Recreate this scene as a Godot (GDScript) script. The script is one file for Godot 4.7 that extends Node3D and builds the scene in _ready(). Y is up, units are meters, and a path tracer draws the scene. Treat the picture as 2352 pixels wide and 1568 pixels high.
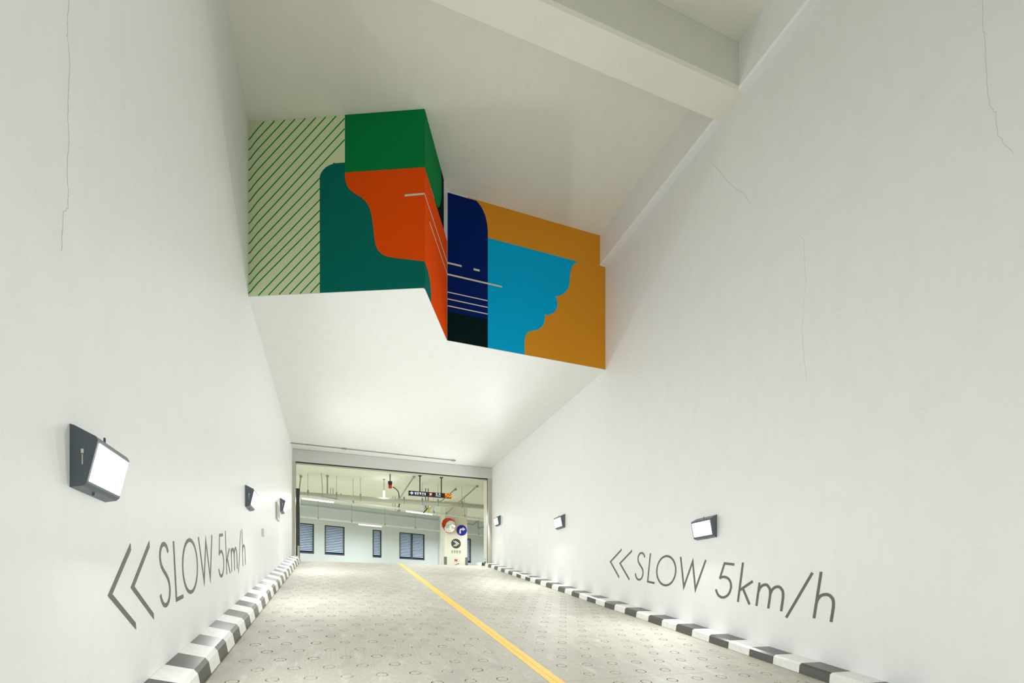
extends Node3D
# A car-park ramp rising to an upper floor.  x = across the ramp, y = up, -z = up the ramp.
# Lengths in metres; the eye is at the origin, 1.5 m above the concrete.

const XL := -1.327      # left wall
const XR := 5.312       # right wall
const XU := 5.181       # face of the thicker upper part of the right wall
const LEDGE := 7.033    # its underside
const CEIL := 7.6655
const SOFFIT := 4.879
const D_MURAL := 8.964
const D_DOOR := 16.91
const D_BACK := -8.0
const SLOPE := 0.1671
const KL := -1.0705     # front feet of the kerbs
const KR := 4.9775
const D_CREST := 16.3
const D_LEVEL := 18.3
const Y_TOP := 1.3908   # garage floor
const G_CEIL := 4.9     # garage ceiling
const GX := Vector2(0.952, 0.306)   # the garage's own grid, across / away

var used := {}
var M := {}

# ------------------------------------------------------------------ helpers
func P(x: float, y: float, d: float) -> Vector3:
	return Vector3(x, y, -d)

func floor_y(d: float) -> float:
	if d <= D_CREST:
		return -1.5 + SLOPE * d
	var t: float = minf(d, D_LEVEL) - D_CREST
	return -1.5 + SLOPE * D_CREST + SLOPE * t - SLOPE * t * t / (2.0 * (D_LEVEL - D_CREST))

func numbered(called: String) -> String:
	var n: int = used.get(called, 0)
	used[called] = n + 1
	return called if n == 0 else "%s_%03d" % [called, n]

func tag(o: Node3D, label: String, category: String, group := "") -> void:
	o.set_meta("label", label)
	o.set_meta("category", category)
	if group != "":
		o.set_meta("group", group)

func thing(called: String, label: String, category: String, at := Vector3.ZERO, group := "") -> Node3D:
	var o := Node3D.new()
	o.name = numbered(called)
	add_child(o, true)
	o.position = at
	tag(o, label, category, group)
	return o

func setting(called: String, label := "") -> Node3D:
	var o := Node3D.new()
	o.name = called
	add_child(o, true)
	o.set_meta("kind", "structure")
	if label != "":
		o.set_meta("label", label)
	return o

func new_st() -> SurfaceTool:
	var st := SurfaceTool.new()
	st.begin(Mesh.PRIMITIVE_TRIANGLES)
	return st

func part(parent: Node3D, called: String, st: SurfaceTool, m: Material) -> MeshInstance3D:
	var o := MeshInstance3D.new()
	o.name = called
	o.mesh = st.commit()
	o.material_override = m
	parent.add_child(o, true)
	return o

func part_mesh(parent: Node3D, called: String, mesh: Mesh, m: Material, tr := Transform3D.IDENTITY) -> MeshInstance3D:
	var o := MeshInstance3D.new()
	o.name = called
	o.mesh = mesh
	o.material_override = m
	o.transform = tr
	parent.add_child(o, true)
	return o

func tri(st: SurfaceTool, a: Vector3, b: Vector3, c: Vector3, n: Vector3) -> void:
	if (b - a).cross(c - a).dot(n) > 0.0:
		var t := b
		b = c
		c = t
	for v in [a, b, c]:
		st.set_normal(n)
		st.add_vertex(v)

func quad(st: SurfaceTool, a: Vector3, b: Vector3, c: Vector3, d: Vector3, n: Vector3) -> void:
	tri(st, a, b, c, n)
	tri(st, a, c, d, n)

func face(st: SurfaceTool, a: Vector3, b: Vector3, c: Vector3, d: Vector3, inside: Vector3) -> void:
	# a quad whose normal points away from a point inside the body
	var n := (c - a).cross(d - b).normalized()
	if n.dot((a + b + c + d) / 4.0 - inside) < 0.0:
		n = -n
	quad(st, a, b, c, d, n)

func box(st: SurfaceTool, lo: Vector3, hi: Vector3, tr := Transform3D.IDENTITY, bevel := 0.0) -> void:
	# an upright box with an optional chamfer on every edge
	var c := (lo + hi) / 2.0
	var h := (hi - lo).abs() / 2.0
	var b: float = minf(bevel, minf(h.x, minf(h.y, h.z)) * 0.9)
	var mid := tr * c
	for axis in 3:
		var u := (axis + 1) % 3
		var v := (axis + 2) % 3
		for s in [-1.0, 1.0]:
			var q: Array[Vector3] = []
			for k in [[-1.0, -1.0], [1.0, -1.0], [1.0, 1.0], [-1.0, 1.0]]:
				var p := Vector3.ZERO
				p[axis] = s * h[axis]
				p[u] = k[0] * (h[u] - b)
				p[v] = k[1] * (h[v] - b)
				q.append(tr * (c + p))
			face(st, q[0], q[1], q[2], q[3], mid)
	if b <= 0.0:
		return
	for axis in 3:
		var u := (axis + 1) % 3
		var v := (axis + 2) % 3
		for su in [-1.0, 1.0]:
			for sv in [-1.0, 1.0]:
				var q: Array[Vector3] = []
				for k in [[-1.0, 0], [1.0, 0], [1.0, 1], [-1.0, 1]]:
					var p := Vector3.ZERO
					p[axis] = k[0] * (h[axis] - b)
					p[u] = su * (h[u] if k[1] == 0 else h[u] - b)
					p[v] = sv * (h[v] - b if k[1] == 0 else h[v])
					q.append(tr * (c + p))
				face(st, q[0], q[1], q[2], q[3], mid)
	for sx in [-1.0, 1.0]:
		for sy in [-1.0, 1.0]:
			for sz in [-1.0, 1.0]:
				var a := tr * (c + Vector3(sx * h.x, sy * (h.y - b), sz * (h.z - b)))
				var d := tr * (c + Vector3(sx * (h.x - b), sy * h.y, sz * (h.z - b)))
				var e := tr * (c + Vector3(sx * (h.x - b), sy * (h.y - b), sz * h.z))
				tri(st, a, d, e, ((a + d + e) / 3.0 - mid).normalized())

func bx(x0: float, x1: float, y0: float, y1: float, d0: float, d1: float, bevel := 0.0) -> SurfaceTool:
	var st := new_st()
	box(st, Vector3(minf(x0, x1), minf(y0, y1), -maxf(d0, d1)), Vector3(maxf(x0, x1), maxf(y0, y1), -minf(d0, d1)), Transform3D.IDENTITY, bevel)
	return st

func tube(st: SurfaceTool, a: Vector3, b: Vector3, r0: float, r1 := -1.0, n := 12) -> void:
	if r1 < 0.0:
		r1 = r0
	var ax := (b - a).normalized()
	var u := ax.cross(Vector3.UP if absf(ax.y) < 0.9 else Vector3.RIGHT).normalized()
	var v := ax.cross(u)
	for k in n:
		var e0 := u * cos(TAU * k / n) + v * sin(TAU * k / n)
		var e1 := u * cos(TAU * (k + 1) / n) + v * sin(TAU * (k + 1) / n)
		for pt in [[a + e0 * r0, b + e0 * r1, b + e1 * r1, e0, e0, e1], [a + e0 * r0, b + e1 * r1, a + e1 * r0, e0, e1, e1]]:
			var o: Array = pt
			if ((o[1] - o[0]) as Vector3).cross(o[2] - o[0]).dot(e0) > 0.0:
				o = [o[0], o[2], o[1], o[3], o[5], o[4]]
			for i in 3:
				st.set_normal(o[3 + i])
				st.add_vertex(o[i])
		tri(st, a, a + e0 * r0, a + e1 * r0, -ax)
		tri(st, b, b + e0 * r1, b + e1 * r1, ax)

func tube_st(a: Vector3, b: Vector3, r: float, n := 12) -> SurfaceTool:
	var st := new_st()
	tube(st, a, b, r, r, n)
	return st

func run_st(points: Array, r: float, n := 8) -> SurfaceTool:
	var st := new_st()
	for i in points.size() - 1:
		tube(st, points[i], points[i + 1], r, r, n)
	return st

func disc(st: SurfaceTool, c: Vector3, ex: Vector3, ey: Vector3, r: float, n := 40) -> void:
	var nn := ex.cross(ey)
	for k in n:
		var a := TAU * k / n
		var b := TAU * (k + 1) / n
		tri(st, c, c + (ex * cos(a) + ey * sin(a)) * r, c + (ex * cos(b) + ey * sin(b)) * r, nn)

# A drawing plane: local (u, v) -> world
func on_plane(o: Vector3, ex: Vector3, ey: Vector3, p: Vector2) -> Vector3:
	return o + ex * p.x + ey * p.y

func poly(st: SurfaceTool, o: Vector3, ex: Vector3, ey: Vector3, pts: Array) -> void:
	var pv := PackedVector2Array()
	for p in pts:
		pv.append(Vector2(p[0], p[1]))
	var n := ex.cross(ey).normalized()
	var ids := Geometry2D.triangulate_polygon(pv)
	for k in range(0, ids.size(), 3):
		tri(st, on_plane(o, ex, ey, pv[ids[k]]), on_plane(o, ex, ey, pv[ids[k + 1]]), on_plane(o, ex, ey, pv[ids[k + 2]]), n)

func stroke(st: SurfaceTool, o: Vector3, ex: Vector3, ey: Vector3, pts: Array, width: float, closed := false) -> void:
	var n := pts.size()
	var q: Array[Vector2] = []
	for p in pts:
		q.append(Vector2(p[0], p[1]))
	var left: Array[Vector2] = []
	var right: Array[Vector2] = []
	for i in n:
		var has_a: bool = closed or i > 0
		var has_b: bool = closed or i < n - 1
		var da := (q[i] - q[(i - 1 + n) % n]).normalized() if has_a else Vector2.ZERO
		var db := (q[(i + 1) % n] - q[i]).normalized() if has_b else Vector2.ZERO
		if not has_a:
			da = db
		if not has_b:
			db = da
		var na := Vector2(-da.y, da.x)
		var nb := Vector2(-db.y, db.x)
		var m := (na + nb).normalized()
		var l: float = width / 2.0 / maxf(m.dot(na), 0.22)
		left.append(q[i] + m * l)
		right.append(q[i] - m * l)
	var nn := ex.cross(ey).normalized()
	for i in (n if closed else n - 1):
		var j := (i + 1) % n
		quad(st, on_plane(o, ex, ey, left[i]), on_plane(o, ex, ey, left[j]), on_plane(o, ex, ey, right[j]), on_plane(o, ex, ey, right[i]), nn)

func smooth(pts: Array, per := 5) -> Array:
	# Catmull-Rom through the points
	var out := []
	var n := pts.size()
	for i in n - 1:
		var p0 := Vector2(pts[maxi(i - 1, 0)][0], pts[maxi(i - 1, 0)][1])
		var p1 := Vector2(pts[i][0], pts[i][1])
		var p2 := Vector2(pts[i + 1][0], pts[i + 1][1])
		var p3 := Vector2(pts[mini(i + 2, n - 1)][0], pts[mini(i + 2, n - 1)][1])
		for k in per:
			var p := p1.cubic_interpolate(p2, p0, p3, float(k) / per)
			var t := float(k) / per
			p = 0.5 * ((2.0 * p1) + (p2 - p0) * t + (2.0 * p0 - 5.0 * p1 + 4.0 * p2 - p3) * t * t + (3.0 * p1 - p0 - 3.0 * p2 + p3) * t * t * t)
			out.append([p.x, p.y])
	out.append([pts[n - 1][0], pts[n - 1][1]])
	return out

func ring_pts(cx: float, cy: float, rx: float, ry: float, n := 40) -> Array:
	var out := []
	for k in n:
		out.append([cx + rx * cos(TAU * k / n), cy + ry * sin(TAU * k / n)])
	return out

# ------------------------------------------------------------------ materials
func mat(c: Color, rough := 0.6, metal := 0.0, spec := 0.5) -> StandardMaterial3D:
	var m := StandardMaterial3D.new()
	m.albedo_color = c
	m.roughness = rough
	m.metallic = metal
	m.metallic_specular = spec
	return m

func rgb8(r: int, g: int, b: int) -> Color:
	return Color(r / 255.0, g / 255.0, b / 255.0)

func glow(c: Color, energy: float) -> StandardMaterial3D:
	var m := mat(Color(0.9, 0.9, 0.9), 0.4)
	m.emission_enabled = true
	m.emission = c
	m.emission_energy_multiplier = energy
	return m

func noise(seed_: int, freq: float, octaves := 4) -> FastNoiseLite:
	var n := FastNoiseLite.new()
	n.seed = seed_
	n.noise_type = FastNoiseLite.TYPE_SIMPLEX_SMOOTH
	n.frequency = freq
	n.fractal_octaves = octaves
	return n

func tiled(img: Image, m: StandardMaterial3D, size_m: float) -> void:
	img.generate_mipmaps()
	m.albedo_texture = ImageTexture.create_from_image(img)
	m.uv1_triplanar = true
	m.uv1_world_triplanar = true
	m.uv1_triplanar_sharpness = 8.0
	m.uv1_scale = Vector3.ONE / size_m

func concrete_image(size: int) -> Image:
	var img := Image.create(size, size, false, Image.FORMAT_RGB8)
	var coarse := noise(11, 1.0, 4)
	var fine := noise(12, 1.0, 3)
	var drag := noise(13, 1.0, 3)
	var blot := noise(14, 1.0, 4)
	var wet := noise(15, 1.0, 3)
	for y in size:
		var b: float = TAU * y / size
		for x in size:
			var a: float = TAU * x / size
			# tile without seams: walk two circles (a torus) through the 3D noise
			var tx := cos(a) * (2.0 + cos(b))
			var ty := sin(a) * (2.0 + cos(b))
			var tz := sin(b)
			var v := coarse.get_noise_3d(tx * 0.7, ty * 0.7, tz * 0.7 + 3.0) * 0.05
			v += fine.get_noise_3d(x * 0.21, y * 0.21, 1.0) * 0.03
			v += drag.get_noise_3d(tx * 18.0, ty * 18.0, tz * 0.6) * 0.07
			var white := smoothstep(0.3, 0.55, blot.get_noise_3d(tx * 1.6, ty * 1.6, tz * 1.2))
			white *= 0.55 + 0.45 * smoothstep(-0.2, 0.4, drag.get_noise_3d(tx * 26.0, ty * 26.0, tz * 1.6 + 9.0))
			var dark := smoothstep(0.2, 0.55, wet.get_noise_3d(tx * 1.1 + 7.0, ty * 1.1, tz * 1.1))
			var base := Vector3(0.752, 0.738, 0.682) * (1.0 + v)
			base = base.lerp(Vector3(0.88, 0.875, 0.85), white * 0.5)
			base = base.lerp(Vector3(0.70, 0.69, 0.645), dark * 0.65)
			img.set_pixel(x, y, Color(base.x, base.y, base.z))
	return img

func plaster_image(size: int) -> Image:
	var img := Image.create(size, size, false, Image.FORMAT_RGB8)
	var coarse := noise(21, 1.0, 3)
	var fine := noise(22, 1.0, 2)
	var scuff := noise(23, 1.0, 3)
	for y in size:
		var b: float = TAU * y / size
		for x in size:
			var a: float = TAU * x / size
			var tx := cos(a) * (2.0 + cos(b))
			var ty := sin(a) * (2.0 + cos(b))
			var tz := sin(b)
			var v := 1.0 + coarse.get_noise_3d(tx, ty, tz) * 0.012 + fine.get_noise_3d(x * 0.35, y * 0.35, 0.0) * 0.008
			var s := smoothstep(0.42, 0.62, scuff.get_noise_3d((x + y) * 0.09, (x - y) * 0.011, 4.0))
			v -= s * 0.011
			img.set_pixel(x, y, Color(0.998 * v, 1.0 * v, 0.995 * v).clamp())
	return img

func worn_image(size: int, c: Color, worn: Color, seed_: int) -> Image:
	var img := Image.create(size, size, false, Image.FORMAT_RGB8)
	var a := noise(seed_, 0.05, 4)
	var b := noise(seed_ + 1, 0.3, 2)
	for y in size:
		for x in size:
			var v := a.get_noise_2d(x, y) * 0.035 + b.get_noise_2d(x, y) * 0.03
			var w := smoothstep(0.42, 0.6, b.get_noise_2d(x + 300, y) + 0.5 * a.get_noise_2d(x, y + 300))
			img.set_pixel(x, y, Color(c.r * (1.0 + v), c.g * (1.0 + v), c.b * (1.0 + v)).lerp(worn, w * 0.5).clamp())
	return img

func make_materials() -> void:
	var plaster := plaster_image(512)
	M.wall = mat(Color(0.950, 0.955, 0.951), 0.42, 0.0, 0.4)
	tiled(plaster, M.wall, 3.0)
	M.ceiling = mat(Color(0.947, 0.945, 0.894), 0.75, 0.0, 0.3)
	tiled(plaster, M.ceiling, 3.4)
	M.garage_ceiling = mat(Color(0.925, 0.935, 0.87), 0.8)
	M.garage_wall = mat(Color(0.872, 0.905, 0.914), 0.7)
	M.concrete = mat(Color(1, 1, 1), 0.6, 0.0, 0.4)
	tiled(concrete_image(1024), M.concrete, 5.6)
	M.joint = mat(rgb8(128, 118, 98), 0.9)
	M.groove = mat(rgb8(150, 135, 104), 0.9)
	M.groove.vertex_color_use_as_albedo = true
	M.groove.albedo_color = Color.WHITE
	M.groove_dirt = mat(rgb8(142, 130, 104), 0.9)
	M.yellow = mat(Color(1, 1, 1), 0.55)
	tiled(worn_image(256, rgb8(252, 208, 88), rgb8(252, 232, 168), 31), M.yellow, 1.3)
	M.kerb_white = mat(Color(1, 1, 1), 0.4)
	tiled(worn_image(256, rgb8(243, 243, 237), rgb8(238, 236, 227), 41), M.kerb_white, 1.1)
	M.kerb_black = mat(Color(1, 1, 1), 0.3, 0.0, 0.7)
	tiled(worn_image(256, rgb8(58, 56, 49), rgb8(120, 116, 102), 51), M.kerb_black, 0.9)
	M.letter = mat(rgb8(100, 103, 94), 0.5)
	M.crack = mat(rgb8(216, 219, 210), 0.9)
	M.lamp_body = mat(rgb8(96, 108, 116), 0.35)
	M.lamp_lens = glow(Color(1.0, 1.0, 0.98), 2.2)
	M.steel = mat(rgb8(196, 192, 180), 0.32, 0.55)
	M.housing = mat(rgb8(208, 211, 205), 0.5)
	M.dark_steel = mat(rgb8(64, 68, 62), 0.5, 0.2)
	M.guard = mat(rgb8(112, 120, 116), 0.5)
	M.black = mat(rgb8(26, 27, 25), 0.45)
	M.pipe = mat(rgb8(188, 192, 178), 0.35, 0.35)
	M.zinc = mat(rgb8(156, 164, 158), 0.45, 0.25)
	M.rod = mat(rgb8(176, 176, 152), 0.5, 0.15)
	M.white_plastic = mat(rgb8(232, 234, 228), 0.4)
	M.grey_plastic = mat(rgb8(150, 158, 156), 0.4)
	M.column = mat(rgb8(232, 230, 214), 0.55)
	M.frame = mat(rgb8(70, 76, 72), 0.45, 0.2)
	M.slat = mat(rgb8(214, 230, 255), 0.4)
	M.tube = glow(Color(1.0, 1.0, 0.95), 3.0)
	M.red = mat(rgb8(205, 36, 24), 0.35)
	M.hood = mat(rgb8(226, 70, 26), 0.35)
	M.mirror = mat(rgb8(235, 238, 238), 0.03, 1.0)
	M.blue_sign = mat(rgb8(16, 34, 160), 0.4)
	M.sign_white = mat(rgb8(240, 240, 232), 0.4)
	M.grey_sign = mat(rgb8(72, 78, 66), 0.5)
	M.grey_text = mat(rgb8(128, 130, 116), 0.6)
	M.pale_blue = mat(rgb8(130, 195, 220), 0.6)
	M.yellow_plastic = mat(rgb8(240, 205, 20), 0.4)

# ------------------------------------------------------------------ build
func _ready() -> void:
	# camera: a level shift lens, turned 19.8 degrees to the right of the ramp
	var cam := Camera3D.new()
	cam.name = "camera"
	cam.projection = Camera3D.PROJECTION_FRUSTUM
	cam.near = 0.05
	cam.far = 120.0
	cam.size = 1568.0 / 1119.05 * 0.05
	cam.frustum_offset = Vector2(0.0, (1382.54 - 784.0) / 1119.05 * 0.05)
	cam.rotation = Vector3(0, -0.3453, 0)
	add_child(cam)
	cam.current = true
	# blue dusk outside the louvres
	var env := Environment.new()
	env.background_mode = Environment.BG_COLOR
	env.background_color = Color(0.06, 0.15, 0.32)
	env.tonemap_mode = Environment.TONE_MAPPER_LINEAR
	env.tonemap_exposure = 1.0
	env.sdfgi_enabled = true
	env.ssao_enabled = true
	env.ssil_enabled = true
	var we := WorldEnvironment.new()
	we.name = "world_environment"
	we.environment = env
	add_child(we)
	make_materials()

	build_shell()
	build_floor()
	build_garage_shell()
	build_murals()
	build_kerbs()
	build_lettering()
	build_door_frame()
	build_wall_lamps()
	build_wall_fittings()
	build_column()
	build_garage_services()
	build_led_sign()
	build_small_things()

# ------------------------------------------------------------------ room shell
func prism(st: SurfaceTool, plan: Array, y0: float, y1: float) -> void:
	# plan: [x, d] corners; vertical sides, flat top and bottom
	var pv := PackedVector2Array()
	var c := Vector2.ZERO
	for p in plan:
		pv.append(Vector2(p[0], p[1]))
	var ids := Geometry2D.triangulate_polygon(pv)
	for k in range(0, ids.size(), 3):
		for yy in [[y0, Vector3.DOWN], [y1, Vector3.UP]]:
			tri(st, P(pv[ids[k]].x, yy[0], pv[ids[k]].y), P(pv[ids[k + 1]].x, yy[0], pv[ids[k + 1]].y), P(pv[ids[k + 2]].x, yy[0], pv[ids[k + 2]].y), yy[1])
	var clockwise := Geometry2D.is_polygon_clockwise(pv)
	for i in pv.size():
		var a := pv[i]
		var b := pv[(i + 1) % pv.size()]
		var e := (b - a).normalized()
		var n2 := Vector2(-e.y, e.x) if clockwise else Vector2(e.y, -e.x)
		quad(st, P(a.x, y0, a.y), P(b.x, y0, b.y), P(b.x, y1, b.y), P(a.x, y1, a.y), Vector3(n2.x, 0, -n2.y))

func crack(wall: Node3D, x: float, side: float, pts: Array, w: float, seed_: int) -> void:
	# a hairline crack: pts are [d, y] on the wall; side is the way the wall faces
	var rng := RandomNumberGenerator.new()
	rng.seed = seed_
	var fine := []
	for i in pts.size() - 1:
		for k in 6:
			var t := k / 6.0
			fine.append([lerpf(pts[i][0], pts[i + 1][0], t) + rng.randf_range(-0.006, 0.006), lerpf(pts[i][1], pts[i + 1][1], t)])
	fine.append(pts[-1])
	var st := new_st()
	stroke(st, P(x + side * 0.0012, 0, 0), Vector3(0, 0, -1) * (1.0 if side < 0.0 else 1.0), Vector3.UP, fine, w)
	part(wall, "hairline_crack", st, M.crack)

func build_shell() -> void:
	var left := setting("wall_left", "tall white plastered wall on the left")
	part(left, "plaster", bx(XL - 0.3, XL, -4.0, CEIL + 0.3, D_BACK, 17.4), M.wall)
	crack(left, XL, 1.0, [[3.208, 3.175], [3.189, 3.05], [3.185, 2.954], [3.201, 2.91], [3.214, 2.843], [3.204, 2.746], [3.195, 2.629], [3.191, 2.533], [3.208, 2.427], [3.185, 2.304], [3.195, 2.139], [3.195, 2.065], [3.146, 2.011], [3.129, 1.799]], 0.0028, 1)
	var right := setting("wall_right", "tall white plastered wall on the right")
	part(right, "plaster", bx(XR, XR + 0.3, -4.0, CEIL + 0.3, D_BACK, 17.1), M.wall)
	# the upper part stands proud, with a chamfered lower edge
	var st := new_st()
	var ins := P(XR - 0.05, 7.4, 2.0)
	var c := 0.025
	for e in [[XR, LEDGE, XU + c, LEDGE], [XU + c, LEDGE, XU, LEDGE + c], [XU, LEDGE + c, XU, CEIL + 0.05]]:
		face(st, P(e[0], e[1], D_BACK), P(e[2], e[3], D_BACK), P(e[2], e[3], D_MURAL), P(e[0], e[1], D_MURAL), ins)
	part(right, "upper_wall", st, M.wall)
	crack(right, XR, -1.0, [[5.912, 6.653], [5.727, 6.35], [5.551, 6.048], [5.383, 5.797], [5.27, 5.674], [5.145, 5.423]], 0.004, 2)
	crack(right, XR, -1.0, [[2.615, 5.262], [2.612, 5.025], [2.598, 4.922], [2.594, 4.687], [2.583, 4.472], [2.575, 4.363], [2.563, 4.28], [2.529, 4.198], [2.507, 3.978], [2.463, 3.868], [2.409, 3.743]], 0.003, 3)
	crack(right, XR, -1.0, [[4.42, 4.488], [4.341, 4.371], [4.334, 4.11], [4.319, 3.835], [4.375, 3.263], [4.308, 2.628]], 0.0025, 4)
	var top := setting("ceiling", "high white ceiling crossed by a beam")
	part(top, "slab", bx(XL - 0.3, XR + 0.3, CEIL, CEIL + 0.3, D_BACK, D_MURAL + 0.4), M.ceiling)
	# beam with chamfered lower edges
	st = new_st()
	ins = P(2.0, 7.3, 5.47)
	c = 0.03
	for e in [[5.223, CEIL + 0.02, 5.223, LEDGE + c], [5.223, LEDGE + c, 5.223 + c, LEDGE], [5.223 + c, LEDGE, 5.715 - c, LEDGE], [5.715 - c, LEDGE, 5.715, LEDGE + c], [5.715, LEDGE + c, 5.715, CEIL + 0.02]]:
		face(st, P(XL - 0.05, e[1], e[0]), P(XR, e[1], e[0]), P(XR, e[3], e[2]), P(XL - 0.05, e[3], e[2]), ins)
	part(top, "beam", st, M.ceiling)
	var back := setting("wall_back", "plain white wall closing the lower end of the ramp")
	part(back, "plaster", bx(XL - 0.3, XR + 0.3, -4.0, CEIL + 0.3, D_BACK - 0.3, D_BACK), M.wall)
	# the block over the upper ramp: stepped mural faces in front, flat soffit below
	var front := setting("wall_front", "white block over the upper ramp with stepped painted faces and flat underside")
	st = new_st()
	var block := [[XL, 8.75], [1.2535, 7.6006], [1.2965, 7.5875 + 0.0275], [1.9357, D_MURAL], [XR, D_MURAL], [XR, 17.4], [XL, 17.4]]
	prism(st, block, SOFFIT, CEIL + 0.1)
	part(front, "soffit_block", st, M.wall)

# ------------------------------------------------------------------ ramp
func lane_columns(lane: int, odd: bool) -> Array:
	if lane == 0:
		return [-0.705, 8] if odd else [-0.86, 9]
	return [2.47, 8] if odd else [2.31, 8]

const CELL_X := 0.3175
const CELL_D := 0.325
const RING_N := 20
const R_OUT := 0.060
const R_IN := 0.0475

func ring_mesh(seed_: int, clean := 0.0) -> Mesh:
	# a V-shaped groove ring, dirt in places; local y is the ramp's normal
	var st := new_st()
	var nz := noise(seed_, 0.6, 2)
	for k in RING_N:
		var a := TAU * k / RING_N
		var b := TAU * (k + 1) / RING_N
		var rm := (R_OUT + R_IN) / 2.0
		var ea := Vector3(cos(a), 0, sin(a))
		var eb := Vector3(cos(b), 0, sin(b))
		var dip := Vector3(0, -0.010, 0)
		for q in [[ea * R_OUT, eb * R_OUT, eb * rm + dip, ea * rm + dip], [ea * rm + dip, eb * rm + dip, eb * R_IN, ea * R_IN]]:
			var n := ((q[2] - q[0]) as Vector3).cross(q[3] - q[1]).normalized()
			if n.y < 0.0:
				n = -n
			var dirt := smoothstep(-0.25 + clean, 0.35 + clean, nz.get_noise_2d(cos(a) * 3.0, sin(a) * 3.0))
			st.set_color(Color(0.54, 0.50, 0.41).lerp(Color(0.24, 0.19, 0.105), dirt))
			quad(st, q[0], q[1], q[2], q[3], n)
	return st.commit()

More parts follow.
